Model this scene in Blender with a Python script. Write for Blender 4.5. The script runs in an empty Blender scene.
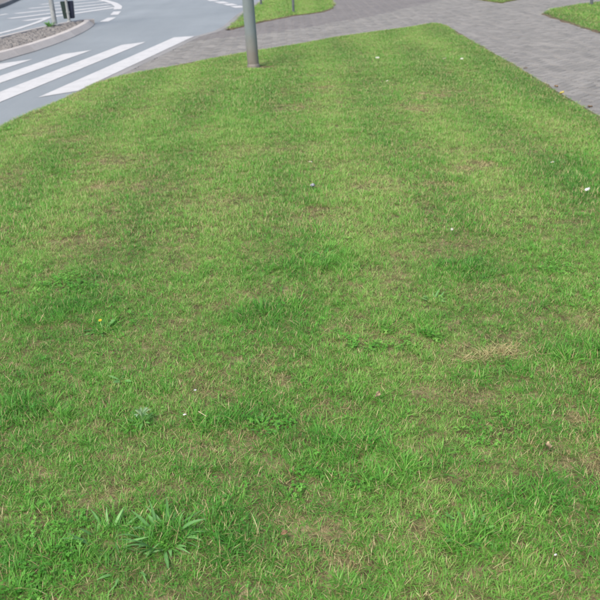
import bpy, bmesh, math, random
import numpy as np
from mathutils import Vector, Matrix
R = math.radians
rng = np.random.default_rng(7)
random.seed(7)
scene = bpy.context.scene
COL = scene.collection

# ------------------------------------------------------------------ camera, sky, sun, exposure
CAM_H, FPX, HORIZON, ROLL = 1.6, 750.0, -55.0, 2.0      # metres, focal length and horizon of the 600 px photograph
cam = bpy.data.cameras.new('camera')
cam.sensor_fit = 'AUTO'; cam.sensor_width = 36.0
cam.lens = 36.0 * FPX / 600.0
cam.clip_start = 0.05; cam.clip_end = 2000.0
cam.dof.use_dof = True; cam.dof.focus_distance = 2.9; cam.dof.aperture_fstop = 7.0
cam_ob = bpy.data.objects.new('camera', cam); COL.objects.link(cam_ob)
pitch = math.atan((300.0 - HORIZON) / FPX)
cam_ob.matrix_world = (Matrix.Translation((0, 0, CAM_H)) @ Matrix.Rotation(math.pi / 2 - pitch, 4, 'X')
                       @ Matrix.Rotation(R(-ROLL), 4, 'Z'))
scene.camera = cam_ob
SUN_EL, SUN_AZ = 55.0, 215.0            # elevation; compass bearing clockwise from +Y
world = bpy.data.worlds.new('World'); scene.world = world; world.use_nodes = True
wn = world.node_tree.nodes; wl = world.node_tree.links
sky = wn.new('ShaderNodeTexSky'); sky.sky_type = 'NISHITA'; sky.sun_disc = False
sky.sun_elevation = R(SUN_EL); sky.sun_rotation = R(SUN_AZ)
sky.air_density = 1.0; sky.dust_density = 4.0; sky.ozone_density = 1.0
bg = wn['Background']; bg.inputs['Strength'].default_value = 0.13
wl.new(sky.outputs['Color'], bg.inputs['Color'])
sun = bpy.data.lights.new('sun', 'SUN'); sun.energy = 1.3; sun.angle = R(18); sun.color = (1.0, 0.96, 0.90)
sun_ob = bpy.data.objects.new('sun', sun); COL.objects.link(sun_ob)
az = R(SUN_AZ); el = R(SUN_EL)
to_sun = Vector((math.sin(az) * math.cos(el), math.cos(az) * math.cos(el), math.sin(el)))
sun_ob.rotation_euler = to_sun.to_track_quat('Z', 'Y').to_euler()
vs = scene.view_settings
vs.view_transform = 'Standard'; vs.look = 'None'; vs.gamma = 1.0; vs.use_curve_mapping = False
vs.exposure = 1.2
scene.cycles.pixel_filter_type = 'BLACKMAN_HARRIS'
scene.cycles.filter_width = 1.7
scene.cycles.max_bounces = 4; scene.cycles.diffuse_bounces = 3; scene.cycles.transmission_bounces = 3

# ------------------------------------------------------------------ helpers
def tag(o, label=None, cat=None, group=None, kind=None):
    if label: o['label'] = label
    if cat: o['category'] = cat
    if group: o['group'] = group
    if kind: o['kind'] = kind
    return o

def obj(name, data, parent=None, mat=None, loc=None, rot=None):
    o = bpy.data.objects.new(name, data); COL.objects.link(o)
    if parent is not None: o.parent = parent
    if mat is not None and data is not None and len(data.materials) == 0: data.materials.append(mat)
    if loc is not None: o.location = loc
    if rot is not None: o.rotation_euler = rot
    return o

def mesh(name, v, f, smooth=False):
    m = bpy.data.meshes.new(name); m.from_pydata([tuple(p) for p in v], [], [tuple(q) for q in f]); m.update()
    if smooth: m.polygons.foreach_set('use_smooth', [True] * len(m.polygons))
    return m

def thing(name, label, cat, loc, rot=(0, 0, 0), group=None):
    o = bpy.data.objects.new(name, None); COL.objects.link(o); o.empty_display_size = 0.05
    o.location = loc; o.rotation_euler = rot
    return tag(o, label, cat, group)

class Nodes:
    def __init__(s, name):
        s.m = bpy.data.materials.new(name); s.m.use_nodes = True
        s.t = s.m.node_tree; s.t.nodes.clear()
        s.out = s.n('ShaderNodeOutputMaterial')
    def n(s, t, **k):
        x = s.t.nodes.new(t)
        for a, b in k.items(): setattr(x, a, b)
        return x
    def l(s, a, b): s.t.links.new(a, b)
    def pos(s):
        return s.n('ShaderNodeNewGeometry').outputs['Position']
    def noise(s, scale, detail=4, rough=0.6, vec=None, stretch=None):
        x = s.n('ShaderNodeTexNoise'); x.inputs['Scale'].default_value = scale
        x.inputs['Detail'].default_value = detail; x.inputs['Roughness'].default_value = rough
        v = vec or s.pos()
        if stretch:
            mp = s.n('ShaderNodeMapping'); mp.inputs['Scale'].default_value = stretch; s.l(v, mp.inputs['Vector']); v = mp.outputs['Vector']
        s.l(v, x.inputs['Vector']); return x.outputs['Fac']
    def ramp(s, fac, *stops):
        r = s.n('ShaderNodeValToRGB'); e = r.color_ramp.elements
        while len(e) < len(stops): e.new(0.5)
        for q, (p, c) in zip(e, stops):
            q.position = p; q.color = (c, c, c, 1) if isinstance(c, (int, float)) else (*c, 1)
        s.l(fac, r.inputs['Fac']); return r.outputs['Color']
    def mix(s, fac, a, b, mode='MIX'):
        x = s.n('ShaderNodeMix', data_type='RGBA', blend_type=mode)
        for sock, v in ((x.inputs[0], fac), (x.inputs[6], a), (x.inputs[7], b)):
            if isinstance(v, (int, float)): sock.default_value = v
            elif isinstance(v, tuple): sock.default_value = (*v, 1)
            else: s.l(v, sock)
        return x.outputs[2]
    def math(s, op, a, b=0.0, c=None):
        x = s.n('ShaderNodeMath', operation=op)
        for i, v in enumerate((a, b, c)):
            if v is None: continue
            if isinstance(v, (int, float)): x.inputs[i].default_value = v
            else: s.l(v, x.inputs[i])
        return x.outputs[0]
    def attr(s, name, kind='GEOMETRY', out='Fac'):
        a = s.n('ShaderNodeAttribute', attribute_name=name, attribute_type=kind); return a.outputs[out]
    def surf(s, col, rough=0.7, spec=0.4, bump=None, bump_d=0.002, bump_s=0.6, metal=0.0, trans=0.0, trans_col=None):
        p = s.n('ShaderNodeBsdfPrincipled')
        for k, v in (('Base Color', col), ('Roughness', rough), ('Specular IOR Level', spec), ('Metallic', metal)):
            if isinstance(v, (int, float)): p.inputs[k].default_value = v
            elif isinstance(v, tuple): p.inputs[k].default_value = (*v, 1)
            else: s.l(v, p.inputs[k])
        if bump is not None:
            b = s.n('ShaderNodeBump'); b.inputs['Distance'].default_value = bump_d; b.inputs['Strength'].default_value = bump_s
            s.l(bump, b.inputs['Height']); s.l(b.outputs['Normal'], p.inputs['Normal'])
        o = p.outputs['BSDF']
        if trans:
            t = s.n('ShaderNodeBsdfTranslucent')
            tc = trans_col or col
            if isinstance(tc, tuple): t.inputs['Color'].default_value = (*tc, 1)
            else: s.l(tc, t.inputs['Color'])
            mx = s.n('ShaderNodeMixShader'); mx.inputs['Fac'].default_value = trans
            s.l(o, mx.inputs[1]); s.l(t.outputs['BSDF'], mx.inputs[2]); o = mx.outputs['Shader']
        s.l(o, s.out.inputs['Surface']); return s.m

def mat_simple(name, col, rough=0.6, spec=0.4, var=0.25, scale=25.0, trans=0.0, metal=0.0):
    n = Nodes(name)
    c = n.mix(n.ramp(n.noise(scale, 3), (0.35, 0.0), (0.65, 1.0)), tuple(x * (1 - var) for x in col), tuple(min(1, x * (1 + var)) for x in col))
    return n.surf(c, rough, spec, trans=trans, metal=metal)

# ------------------------------------------------------------------ materials of the setting
def m_asphalt():
    n = Nodes('asphalt')
    big = n.ramp(n.noise(0.35, 4, 0.6), (0.3, (0.152, 0.168, 0.170)), (0.7, (0.188, 0.205, 0.206)))
    streak = n.ramp(n.noise(1.2, 4, 0.65, stretch=(1.6, 0.16, 1)), (0.3, 0.93), (0.7, 1.05))
    c = n.mix(1.0, big, streak, 'MULTIPLY')
    fine = n.noise(260, 2, 0.7)
    c = n.mix(1.0, c, n.ramp(fine, (0.3, 0.75), (0.7, 1.25)), 'MULTIPLY')
    return n.surf(c, 0.62, 0.5, bump=fine, bump_d=0.003)
def m_paint():
    n = Nodes('road_paint')
    w = n.ramp(n.noise(5, 5, 0.7), (0.25, (0.34, 0.335, 0.32)), (0.55, (0.415, 0.408, 0.39)))
    chip = n.ramp(n.noise(30, 5, 0.8), (0.34, 1.0), (0.46, 0.0))
    worn = n.ramp(n.noise(2.1, 5, 0.7, stretch=(2.0, 0.5, 1)), (0.42, 0.3), (0.6, 1.0))
    c = n.mix(n.math('MULTIPLY', chip, n.math('MULTIPLY', worn, 0.75)), w, (0.20, 0.20, 0.21))
    return n.surf(c, 0.6, 0.4, bump=n.noise(200, 2), bump_d=0.002)
def m_stone(name, a, b, rough=0.8, grain=90):
    n = Nodes(name)
    oi = n.n('ShaderNodeObjectInfo').outputs['Random']
    pa = n.attr('tone')
    t = n.math('ADD', n.math('MULTIPLY', pa, 0.6), n.math('MULTIPLY', n.noise(2.2, 4), 0.5))
    c = n.ramp(t, (0.1, a), (0.9, b))
    c = n.mix(1.0, c, n.ramp(n.noise(grain, 3, 0.7), (0.3, 0.78), (0.7, 1.2)), 'MULTIPLY')
    dirt = n.ramp(n.noise(0.9, 5, 0.65), (0.45, 0.0), (0.8, 0.3))
    c = n.mix(dirt, c, tuple(x * 0.6 for x in a))
    return n.surf(c, rough, 0.35, bump=n.noise(grain * 2, 3), bump_d=0.002)
M_ASPHALT = m_asphalt(); M_PAINT = m_paint()
M_PAVER = m_stone('grey_concrete_paver', (0.120, 0.115, 0.103), (0.198, 0.188, 0.168))
M_PAVER_D = m_stone('dark_purple_paver', (0.115, 0.106, 0.098), (0.148, 0.137, 0.127))
M_JOINT = m_stone('joint_sand', (0.085, 0.08, 0.07), (0.13, 0.12, 0.105))
M_KERB = m_stone('kerb_granite', (0.17, 0.165, 0.155), (0.22, 0.213, 0.20))
M_KERB_ISL = m_stone('kerb_concrete', (0.30, 0.275, 0.25), (0.39, 0.36, 0.33))
M_KERB_DARK = m_stone('kerb_dark', (0.10, 0.10, 0.10), (0.16, 0.155, 0.15))
M_SETT = m_stone('sett', (0.11, 0.10, 0.09), (0.20, 0.185, 0.165), grain=60)
def m_soil():
    n = Nodes('lawn_soil')
    c = n.ramp(n.noise(9, 6, 0.7), (0.3, (0.065, 0.062, 0.027)), (0.5, (0.125, 0.112, 0.05)), (0.72, (0.27, 0.22, 0.12)))
    g = n.ramp(n.noise(60, 3, 0.7), (0.35, 0.6), (0.65, 1.3))
    return n.surf(n.mix(1.0, c, g, 'MULTIPLY'), 0.95, 0.1, bump=n.noise(120, 4, 0.7), bump_d=0.01, bump_s=1.0)
M_SOIL = m_soil()
def m_ground():
    n = Nodes('rough_ground')
    c = n.ramp(n.noise(0.6, 6, 0.7), (0.3, (0.05, 0.09, 0.025)), (0.6, (0.09, 0.13, 0.04)), (0.8, (0.15, 0.13, 0.07)))
    return n.surf(c, 0.95, 0.1, bump=n.noise(30, 4), bump_d=0.02)

# ------------------------------------------------------------------ geometry helpers
def sheet(name, pts, z, mat, parent=None, kind=None, thick=None):
    n = len(pts)
    v = [(x, y, z) for x, y in pts]; f = [tuple(range(n))]
    if thick:
        v += [(x, y, z - thick) for x, y in pts]
        f += [((i + 1) % n, i, n + i, n + (i + 1) % n) for i in range(n)]
    bm = bmesh.new(); vv = [bm.verts.new(p) for p in v]
    for q in f: bm.faces.new([vv[i] for i in q])
    bmesh.ops.recalc_face_normals(bm, faces=bm.faces[:])
    if sum(fc.normal.z * fc.calc_area() for fc in bm.faces) < 0: bmesh.ops.reverse_faces(bm, faces=bm.faces[:])
    bmesh.ops.triangulate(bm, faces=[fc for fc in bm.faces if len(fc.verts) > 4])
    m = bpy.data.meshes.new(name); bm.to_mesh(m); bm.free()
    o = obj(name, m, parent, mat)
    return tag(o, kind=kind)

def inside(pts, X, Y):
    X = np.asarray(X, float); Y = np.asarray(Y, float); r = np.zeros(X.shape, bool); n = len(pts)
    for i in range(n):
        x0, y0 = pts[i]; x1, y1 = pts[(i + 1) % n]
        if y0 == y1: continue
        c = ((y0 > Y) != (y1 > Y)) & (X < (x1 - x0) * (Y - y0) / (y1 - y0) + x0); r ^= c
    return r

def vnoise(X, Y, scale, seed, octaves=3):
    X = np.asarray(X, float); Y = np.asarray(Y, float)
    out = np.zeros(X.shape); amp = 1.0; tot = 0.0
    for o in range(octaves):
        g = np.random.default_rng(seed + o).random((256, 256))
        u = X / scale * 2 ** o + 91.3; w = Y / scale * 2 ** o + 57.7
        iu = np.floor(u).astype(int); iw = np.floor(w).astype(int); fu = u - iu; fw = w - iw
        fu = fu * fu * (3 - 2 * fu); fw = fw * fw * (3 - 2 * fw)
        a = g[iu % 256, iw % 256]; b = g[(iu + 1) % 256, iw % 256]; c = g[iu % 256, (iw + 1) % 256]; d = g[(iu + 1) % 256, (iw + 1) % 256]
        out += amp * ((a * (1 - fu) + b * fu) * (1 - fw) + (c * (1 - fu) + d * fu) * fw); tot += amp; amp *= 0.55
    return out / tot

def block(sx, sy, h, bev, taper=0.0):
    """a paving block: bevelled top, no bottom; origin at the top's centre"""
    x, y = sx / 2, sy / 2
    v = [(-x, -y, -h), (x, -y, -h), (x, y, -h), (-x, y, -h),
         (-x, -y, -bev), (x, -y, -bev), (x, y, -bev), (-x, y, -bev),
         (-x + bev, -y + bev, 0), (x - bev, -y + bev, 0), (x - bev, y - bev, 0), (-x + bev, y - bev, 0)]
    f = [(0, 1, 5, 4), (1, 2, 6, 5), (2, 3, 7, 6), (3, 0, 4, 7), (4, 5, 9, 8), (5, 6, 10, 9), (6, 7, 11, 10), (7, 4, 8, 11), (8, 9, 10, 11)]
    return v, f

def tone_attr(m, vals):
    a = m.attributes.new('tone', 'FLOAT', 'POINT'); a.data.foreach_set('value', np.asarray(vals, np.float32))

# ------------------------------------------------------------------ ground, road
Z_ROAD, Z_MARK = -0.020, -0.016
ground = sheet('ground', [(-600, -600), (600, -600), (600, 600), (-600, 600)], -0.15, m_ground(), kind='structure')

LAWN_L = [(-5, -5.0), (2, -3.75), (5, -3.32), (7.75, -3.01), (8.39, -2.95), (8.71, -2.86), (9.5, -2.74), (10.3, -2.64), (10.75, -2.52), (11.07, -2.31), (11.52, -1.97),
          (12.37, -1.34), (12.97, -0.87), (13.81, -0.02), (14.83, 0.78), (15.5, 1.55), (16.2, 2.35), (16.63, 2.82), (16.78, 3.0)]
LAWN_R = [(-5, 2.86), (5, 2.92), (7.7, 2.96), (9.12, 3.0), (10.95, 3.06), (12.6, 3.09), (15, 3.16), (16.2, 3.2), (16.6, 3.16), (16.78, 3.06)]
KERB = [(-3.05, 8.05), (-2.88, 8.95), (-2.74, 9.93), (-2.35, 12.9), (-1.92, 16.21), (-1.66, 16.75), (-1.53, 17.5), (-1.45, 19.5), (-1.41, 20.86), (-1.07, 25.64), (-0.6, 31), (0.2, 38)]
ROAD = [(-60, -5)] + [(-5.0, -5)] + [(x - 0.0, y) for y, x in LAWN_L[1:4]] + KERB[1:] + [(3, 55), (10, 90), (-60, 90)]
road = sheet('road', ROAD, Z_ROAD, M_ASPHALT, kind='structure')

def mark(name, pts): return sheet(name, pts, Z_MARK, M_PAINT, road)
# zebra crossing: stripes along the road, cut at a slant
mark('zebra_stripe', [(-3.18, 9.59), (-2.78, 9.98), (-1.97, 16.2), (-2.37, 16.08)])
mark('zebra_stripe', [(-4.02, 8.6), (-3.62, 8.95), (-2.83, 15.43), (-3.23, 15.05)])
mark('zebra_stripe', [(-4.72, 8.4), (-4.36, 8.75), (-3.64, 14.4), (-4.04, 13.95)])
mark('zebra_stripe', [(-5.42, 7.6), (-5.05, 7.9), (-4.41, 13.39), (-4.83, 12.9)])
mark('zebra_stripe', [(-6.12, 6.8), (-5.75, 7.1), (-5.25, 11.9), (-5.62, 11.5)])

def strip_poly(a, b, w):
    a = Vector(a); b = Vector(b); d = (b - a).normalized(); n = Vector((-d.y, d.x)) * (w / 2)
    return [tuple(a + n), tuple(a - n), tuple(b - n), tuple(b + n)]
# hatched no-drive area beyond the island
for a, b in (((-7.15, 21.6), (-5.55, 25.75)), ((-7.9, 22.6), (-5.87, 26.5)), ((-8.35, 24.5), (-6.14, 27.9)), ((-8.6, 26.6), (-6.6, 29.4)), ((-8.8, 28.6), (-7.3, 31.0))):
    mark('hatch_line', strip_poly(a, b, 0.26))
curve = [(-7.5, 31.2), (-6.63, 29.3), (-6.03, 27.75), (-5.55, 26.13), (-5.30, 24.75)]
def ribbon(name, pts, w):
    L, Rr = [], []
    for i, p in enumerate(pts):
        a = Vector(pts[max(i - 1, 0)]); b = Vector(pts[min(i + 1, len(pts) - 1)]); d = (b - a).normalized(); n = Vector((-d.y, d.x)) * w / 2
        L.append(tuple(Vector(p) + n)); Rr.append(tuple(Vector(p) - n))
    v = [(x, y, Z_MARK + 0.002) for x, y in L + Rr]; k = len(pts)
    return obj(name, mesh(name, v, [(i, k + i, k + i + 1, i + 1)[::-1] for i in range(k - 1)]), road, M_PAINT)
ribbon('border_line', curve, 0.24)
for a, b in (((-5.13, 23.9), (-4.95, 22.6)), ((-4.82, 21.7), (-4.76, 20.45))): mark('border_dash', strip_poly(a, b, 0.22))
ribbon('edge_line', [(-7.6, 13.0), (-7.0, 15.5), (-6.72, 17.5), (-6.58, 19.2), (-6.62, 21.0), (-6.75, 22.4)], 0.15)
mark('lane_dash', strip_poly((-8.75, 23.3), (-8.6, 24.5), 0.14))
for a, b in (((-2.72, 27.9), (-2.52, 27.2)), ((-2.36, 26.75), (-2.08, 25.85)), ((-1.98, 25.55), (-1.74, 24.75)), ((-1.66, 24.45), (-1.44, 23.7))):
    mark('give_way_dash', strip_poly(a, b, 0.32))

# ------------------------------------------------------------------ pavement
PAVE = KERB + [(3, 45), (20, 45), (20, 21.5), (14, 10), (9, -5), (2.5, -5), (2.6, 12), (2.0, 14.5), (-1.5, 11.5), (-2.5, 9.5)]
pavement = sheet('pavement', [(-3.0, 8.3)] + KERB[1:] + [(3, 45), (20, 45), (20, -5), (2.7, -5), (2.8, 14.0), (-0.3, 12.8), (-2.3, 10.5)], -0.014, M_JOINT, kind='structure')
PAVED = [(x + 0.09, y) for x, y in KERB[:11]] + [(0.2, 31), (9, 31), (9, 22.4), (5.85, 14), (5.8, 3.5), (2.85, 3.5), (2.85, 16.0), (2.3, 15.4), (-0.2, 13.4), (-1.6, 11.6), (-2.5, 10.3), (-2.75, 8.9)]
VERGE2_L = [(17.02, -1.36), (18.5, -1.32), (20.86, -1.24), (25.64, -0.9), (31, -0.42)]
VERGE2_R = [(17.02, -1.33), (17.57, -1.07), (18.31, -0.79), (19.1, -0.4), (19.95, 0.07), (20.35, 0.45), (20.8, 0.82), (21.74, 1.14), (23.3, 1.28), (31, 1.45)]
VERGE3_L = [(2, 5.62), (14.13, 5.54), (15.61, 5.61), (16.91, 5.68), (17.7, 5.70), (18.16, 5.78), (19.12, 6.23), (19.87, 6.89), (20.51, 7.51), (20.9, 8.1), (21.6, 9.6)]
VERGE3_R = [(2, 10), (21.6, 10)]
VERGE4_L = [(21.75, 5.71), (22.3, 5.58), (23.17, 5.43), (30, 4.9)]
VERGE4_R = [(21.75, 5.76), (22.05, 5.97), (22.65, 6.41), (24, 7.2), (30, 9.0)]
def band(l, r, off=0.0):
    return [(x + off, y) for y, x in l] + [(x - off, y) for y, x in r[::-1]]
SPLIT = [(-1.9, 15.2), (-1.55, 15.45), (-0.7, 16.01), (0.2, 16.8), (0.91, 17.78), (1.83, 18.96), (3.4, 21.77), (4.6, 24.0), (4.6, 31), (-0.8, 31), (-1.6, 20)]

bv, bf = block(0.194, 0.094, 0.016, 0.005)
bv = np.array(bv); bf = np.array(bf)
cs, sn = math.cos(R(45)), math.sin(R(45))
cand = []
S = 0.1
for i in range(-330, 330):
    for j in range(-330, 330):
        k = (i - j) % 4               # herringbone: a horizontal brick starts where k == 0, a vertical one where k == 2
        if k == 0: u, w, a = (i + 1.0) * S, (j + 0.5) * S, 0.0
        elif k == 3: u, w, a = (i + 0.5) * S, (j + 1.0) * S, math.pi / 2
        else: continue
        cand.append((u, w, a))
cand = np.array(cand)
px = cand[:, 0] * cs - cand[:, 1] * sn + 1.5; py = cand[:, 0] * sn + cand[:, 1] * cs + 15.0
ok = inside(PAVED, px, py)
for l, r, o_ in ((VERGE2_L, VERGE2_R, 0.12), (VERGE3_L, VERGE3_R, 0.12), (VERGE4_L, VERGE4_R, 0.12), (LAWN_L, LAWN_R, 0.2)):
    ok &= ~inside(band(l, r, o_), px, py)
px, py, pa = px[ok], py[ok], cand[ok, 2] + R(45)
dark = inside(SPLIT, px, py)
# what the frame shows of the pavement: nearest first
def in_frame(x, y):
    d = np.stack([x, y, np.full_like(x, -CAM_H)], 1)
    fw = np.array([0, math.cos(pitch), -math.sin(pitch)]); up = np.array([0, math.sin(pitch), math.cos(pitch)])
    z = d @ fw; return (np.abs(d[:, 0] / z) < 0.42) & (np.abs(d @ up / z) < 0.42)
bm_mesh = {}
for nm, mt in (('paver', M_PAVER), ('dark_paver', M_PAVER_D)):
    lst = []
    for q in range(4):
        m = mesh(nm, bv, bf); tone_attr(m, [0.15 + 0.23 * q] * len(bv)); m.materials.append(mt); lst.append(m)
    bm_mesh[nm] = lst
vis = in_frame(px, py)
# keep out those the lawn covers
vis &= ~inside(band(LAWN_L, LAWN_R, 0.02), px, py)
order = np.argsort(np.where(vis, py, 1e6))
pick = np.zeros(len(px), bool); pick[order[:300]] = True
for i in np.nonzero(pick)[0]:
    nm = 'dark_paver' if dark[i] else 'paver'
    o = obj(nm, bm_mesh[nm][int(rng.integers(4))], pavement)
    o.location = (px[i], py[i], -0.003 + rng.normal() * 0.0012)
    o.rotation_euler = (rng.normal() * 0.008, rng.normal() * 0.008, pa[i] + rng.normal() * 0.012)
def joined_blocks(name, v0, f0, X, Y, Z, A, mat, parent, sc=None):
    n = len(X); c, s_ = np.cos(A)[:, None], np.sin(A)[:, None]
    sc = np.ones((n, 2)) if sc is None else sc
    vx = v0[None, :, 0] * sc[:, :1]; vy = v0[None, :, 1] * sc[:, 1:]
    tx = rng.normal(size=(n, 1)) * 0.008; ty = rng.normal(size=(n, 1)) * 0.008
    V = np.stack([X[:, None] + vx * c - vy * s_, Y[:, None] + vx * s_ + vy * c, Z[:, None] + v0[None, :, 2] + vx * tx + vy * ty], 2).reshape(-1, 3)
    F = (f0[None] + (np.arange(n) * len(v0))[:, None, None]).reshape(-1, f0.shape[1])
    m = mesh(name, V.tolist(), F.tolist()); tone_attr(m, np.repeat(rng.random(n), len(v0)))
    return tag(obj(name, m, parent, mat), kind='stuff')
for nm, sel, mt in (('distant_pavers', ~pick & ~dark, M_PAVER), ('distant_dark_pavers', ~pick & dark, M_PAVER_D)):
    k = int(sel.sum())
    joined_blocks(nm, bv, bf, px[sel], py[sel], -0.003 + rng.normal(size=k) * 0.0012, pa[sel] + rng.normal(size=k) * 0.012, mt, pavement)

def along(pts, step):
    P = [Vector(p) for p in pts]; seg = [(P[i + 1] - P[i]).length for i in range(len(P) - 1)]
    T = sum(seg); n = max(1, round(T / step)); out = []
    def at(d):
        for i, s in enumerate(seg):
            if d <= s or i == len(seg) - 1: return P[i].lerp(P[i + 1], min(1, d / s))
            d -= s
    return [at(T * k / n) for k in range(n + 1)]
def kerb_stones(pts, step, prof, mat, parent, z, side=1, gap=0.004, name='kerb_stone'):
    """prof: (offset across, height) outline of the stone's section, swept over each piece"""
    q = along(pts, step)
    for a, b in zip(q[:-1], q[1:]):
        d = (b - a); L = d.length; d.normalize(); n = Vector((d.y, -d.x)) * side
        v = []; k = len(prof)
        for t in (gap, L - gap):
            for o_, h in prof:
                p = a + d * t + n * o_; v.append((p.x, p.y, z + h))
        f = [(i, (i + 1) % k, k + (i + 1) % k, k + i) for i in range(k)] + [tuple(range(k))[::-1], tuple(range(k, 2 * k))]
        m = mesh(name, v, f); bm = bmesh.new(); bm.from_mesh(m); bmesh.ops.recalc_face_normals(bm, faces=bm.faces[:]); bm.to_mesh(m); bm.free()
        tone_attr(m, [random.random()] * len(v)); obj(name, m, parent, mat)
# flush kerb between road and pavement
kerb_stones(KERB[1:11], 1.0, [(0.0, -0.05), (0.0, -0.004), (0.008, 0.0), (0.132, 0.0), (0.138, -0.004), (0.138, -0.05)], M_KERB, pavement, 0.0)

# far pavement across the road
far_pave = sheet('far_pavement', [(-9.95, 27.6), (-10.6, 31.0), (-11.6, 36), (-14, 50), (-40, 50), (-40, 10), (-9.2, 20), (-9.6, 24)], 0.09, M_SETT, kind='structure', thick=0.14)
kerb_stones([(-9.6, 24), (-9.95, 27.6), (-10.6, 31.0), (-11.6, 36), (-14, 50)], 1.0, [(0.0, -0.14), (0.0, 0.0), (0.13, 0.004), (0.15, -0.01), (0.16, -0.14)], M_KERB_DARK, far_pave, 0.096)

# ------------------------------------------------------------------ traffic island
ISL = [(-5.55, 9.0), (-5.2, 11.0), (-4.92, 13.1), (-4.68, 14.66), (-4.6, 16.0), (-4.6, 17.2), (-4.68, 18.6), (-4.80, 19.6), (-4.95, 20.15), (-5.12, 20.2), (-5.32, 19.85), (-5.6, 19.05), (-5.86, 18.0), (-6.05, 16.6), (-6.3, 14.5), (-6.55, 12), (-6.7, 9.6), (-6.3, 8.7), (-5.9, 8.6)]
def inset(poly, d):
    out = []; n = len(poly)
    for i in range(n):
        p0, p1, p2 = Vector(poly[i - 1]), Vector(poly[i]), Vector(poly[(i + 1) % n])
        d1 = (p1 - p0).normalized(); d2 = (p2 - p1).normalized()
        nn = (Vector((-d1.y, d1.x)) + Vector((-d2.y, d2.x))).normalized()
        out.append(tuple(p1 + nn * d))
    return out
island = sheet('traffic_island', inset(ISL, 0.08), 0.065, M_JOINT, kind='structure', thick=0.1)
kerb_stones(ISL + [ISL[0]], 0.62, [(0.0, -0.13), (0.0, -0.105), (0.10, -0.004), (0.13, 0.003), (0.21, 0.004), (0.22, -0.01), (0.22, -0.13)], M_KERB_ISL, island, 0.098, side=-1)
core = inset(ISL, 0.26)
gx, gy = np.meshgrid(np.arange(-6.8, -4.5, 0.105), np.arange(8.5, 20.3, 0.105))
gx = gx.ravel() + rng.normal(size=gx.size) * 0.008; gy = gy.ravel() + rng.normal(size=gy.size) * 0.008
k_ = inside(core, gx, gy); gx, gy = gx[k_], gy[k_]
sv, sf = block(0.095, 0.095, 0.03, 0.014)
joined_blocks('setts', np.array(sv), np.array(sf), gx, gy, 0.088 + rng.normal(size=gx.size) * 0.004, rng.normal(size=gx.size) * 0.08, M_SETT, island, 0.85 + 0.2 * rng.random((gx.size, 2)))

# ------------------------------------------------------------------ lawns
def xat(tab, y): return np.interp(y, [a for a, b in tab], [b for a, b in tab])
def height(x, y): return 0.016 + 0.030 * (vnoise(x, y, 1.3, 11, 3) - 0.5)
def lawn_sheet(name, l, r, step_y, nx):
    ys = np.arange(l[0][0], l[-1][0] + 1e-6, step_y); ts = np.linspace(0, 1, nx); n = len(ys)
    Yg, T = np.meshgrid(ys, ts, indexing='ij'); L = xat(l, Yg); Rr = xat(r, Yg); X = L + (Rr - L) * T
    Z = height(X, Yg); Z[:, 0] = -0.04; Z[:, -1] = -0.04; Z[0] = -0.04; Z[-1] = -0.04
    v = np.stack([X, Yg, Z], 2).reshape(-1, 3).tolist()
    f = [(i * nx + j, i * nx + j + 1, (i + 1) * nx + j + 1, (i + 1) * nx + j) for i in range(n - 1) for j in range(nx - 1)]
    return tag(obj(name, mesh(name, v, f, True), None, M_SOIL), kind='structure')
lawn_sheet('lawn', LAWN_L, LAWN_R, 0.09, 90)
lawn_sheet('verge', VERGE2_L, VERGE2_R, 0.15, 24)
lawn_sheet('verge', VERGE3_L, VERGE3_R, 0.2, 30)
lawn_sheet('verge', VERGE4_L, VERGE4_R, 0.2, 24)

# bare, crumbly earth where turf meets paving: ragged ribbons lying over the block edges
def m_earth():
    n = Nodes('bare_earth')
    c = n.ramp(n.noise(14, 6, 0.75), (0.3, (0.075, 0.055, 0.038)), (0.55, (0.13, 0.10, 0.068)), (0.75, (0.20, 0.165, 0.115)))
    return n.surf(c, 0.95, 0.1, bump=n.noise(110, 5, 0.75), bump_d=0.012, bump_s=1.0)
M_EARTH = m_earth()
def earth_ribbon(pts, side, w, seed):
    P = along(pts, 0.06); v, f = [], []
    X = np.array([p.x for p in P]); Y = np.array([p.y for p in P])
    ww = w * np.clip(vnoise(X, Y, 0.45, seed, 4) * 3.2 - 1.0, 0.12, 2.0) + rng.normal(size=len(P)) * 0.006
    for i, p in enumerate(P):
        a = P[max(i - 1, 0)]; b = P[min(i + 1, len(P) - 1)]; d = (b - a).normalized(); n_ = Vector((d.y, -d.x)) * side
        for k, (u, z) in enumerate(((-0.10, 0.010), (0.0, 0.012), (0.45, 0.008), (1.0, -0.012))):
            q = p + n_ * (u * ww[i] if k > 1 else u); v.append((q.x, q.y, z + (rng.normal() * 0.0015 if k < 3 else 0)))
    m = len(P); f = [(4 * i + k, 4 * i + k + 1, 4 * i + k + 5, 4 * i + k + 4) for i in range(m - 1) for k in range(3)]
    me = mesh('earth_margin', v, f, True); bm = bmesh.new(); bm.from_mesh(me); bmesh.ops.recalc_face_normals(bm, faces=bm.faces[:])
    if sum(fc.normal.z for fc in bm.faces) < 0: bmesh.ops.reverse_faces(bm, faces=bm.faces[:])
    bm.to_mesh(me); bm.free()
    tag(obj('earth_margin', me, None, M_EARTH), kind='structure')
earth_ribbon([(x, y) for y, x in LAWN_R if y >= 2][0:-1], 1, 0.055, 201)
earth_ribbon([(x, y) for y, x in LAWN_L if y >= 2], -1, 0.035, 202)
earth_ribbon([(x, y) for y, x in VERGE3_L if y >= 5], -1, 0.085, 203)
earth_ribbon([(x, y) for y, x in VERGE2_R], 1, 0.06, 204)

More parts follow.
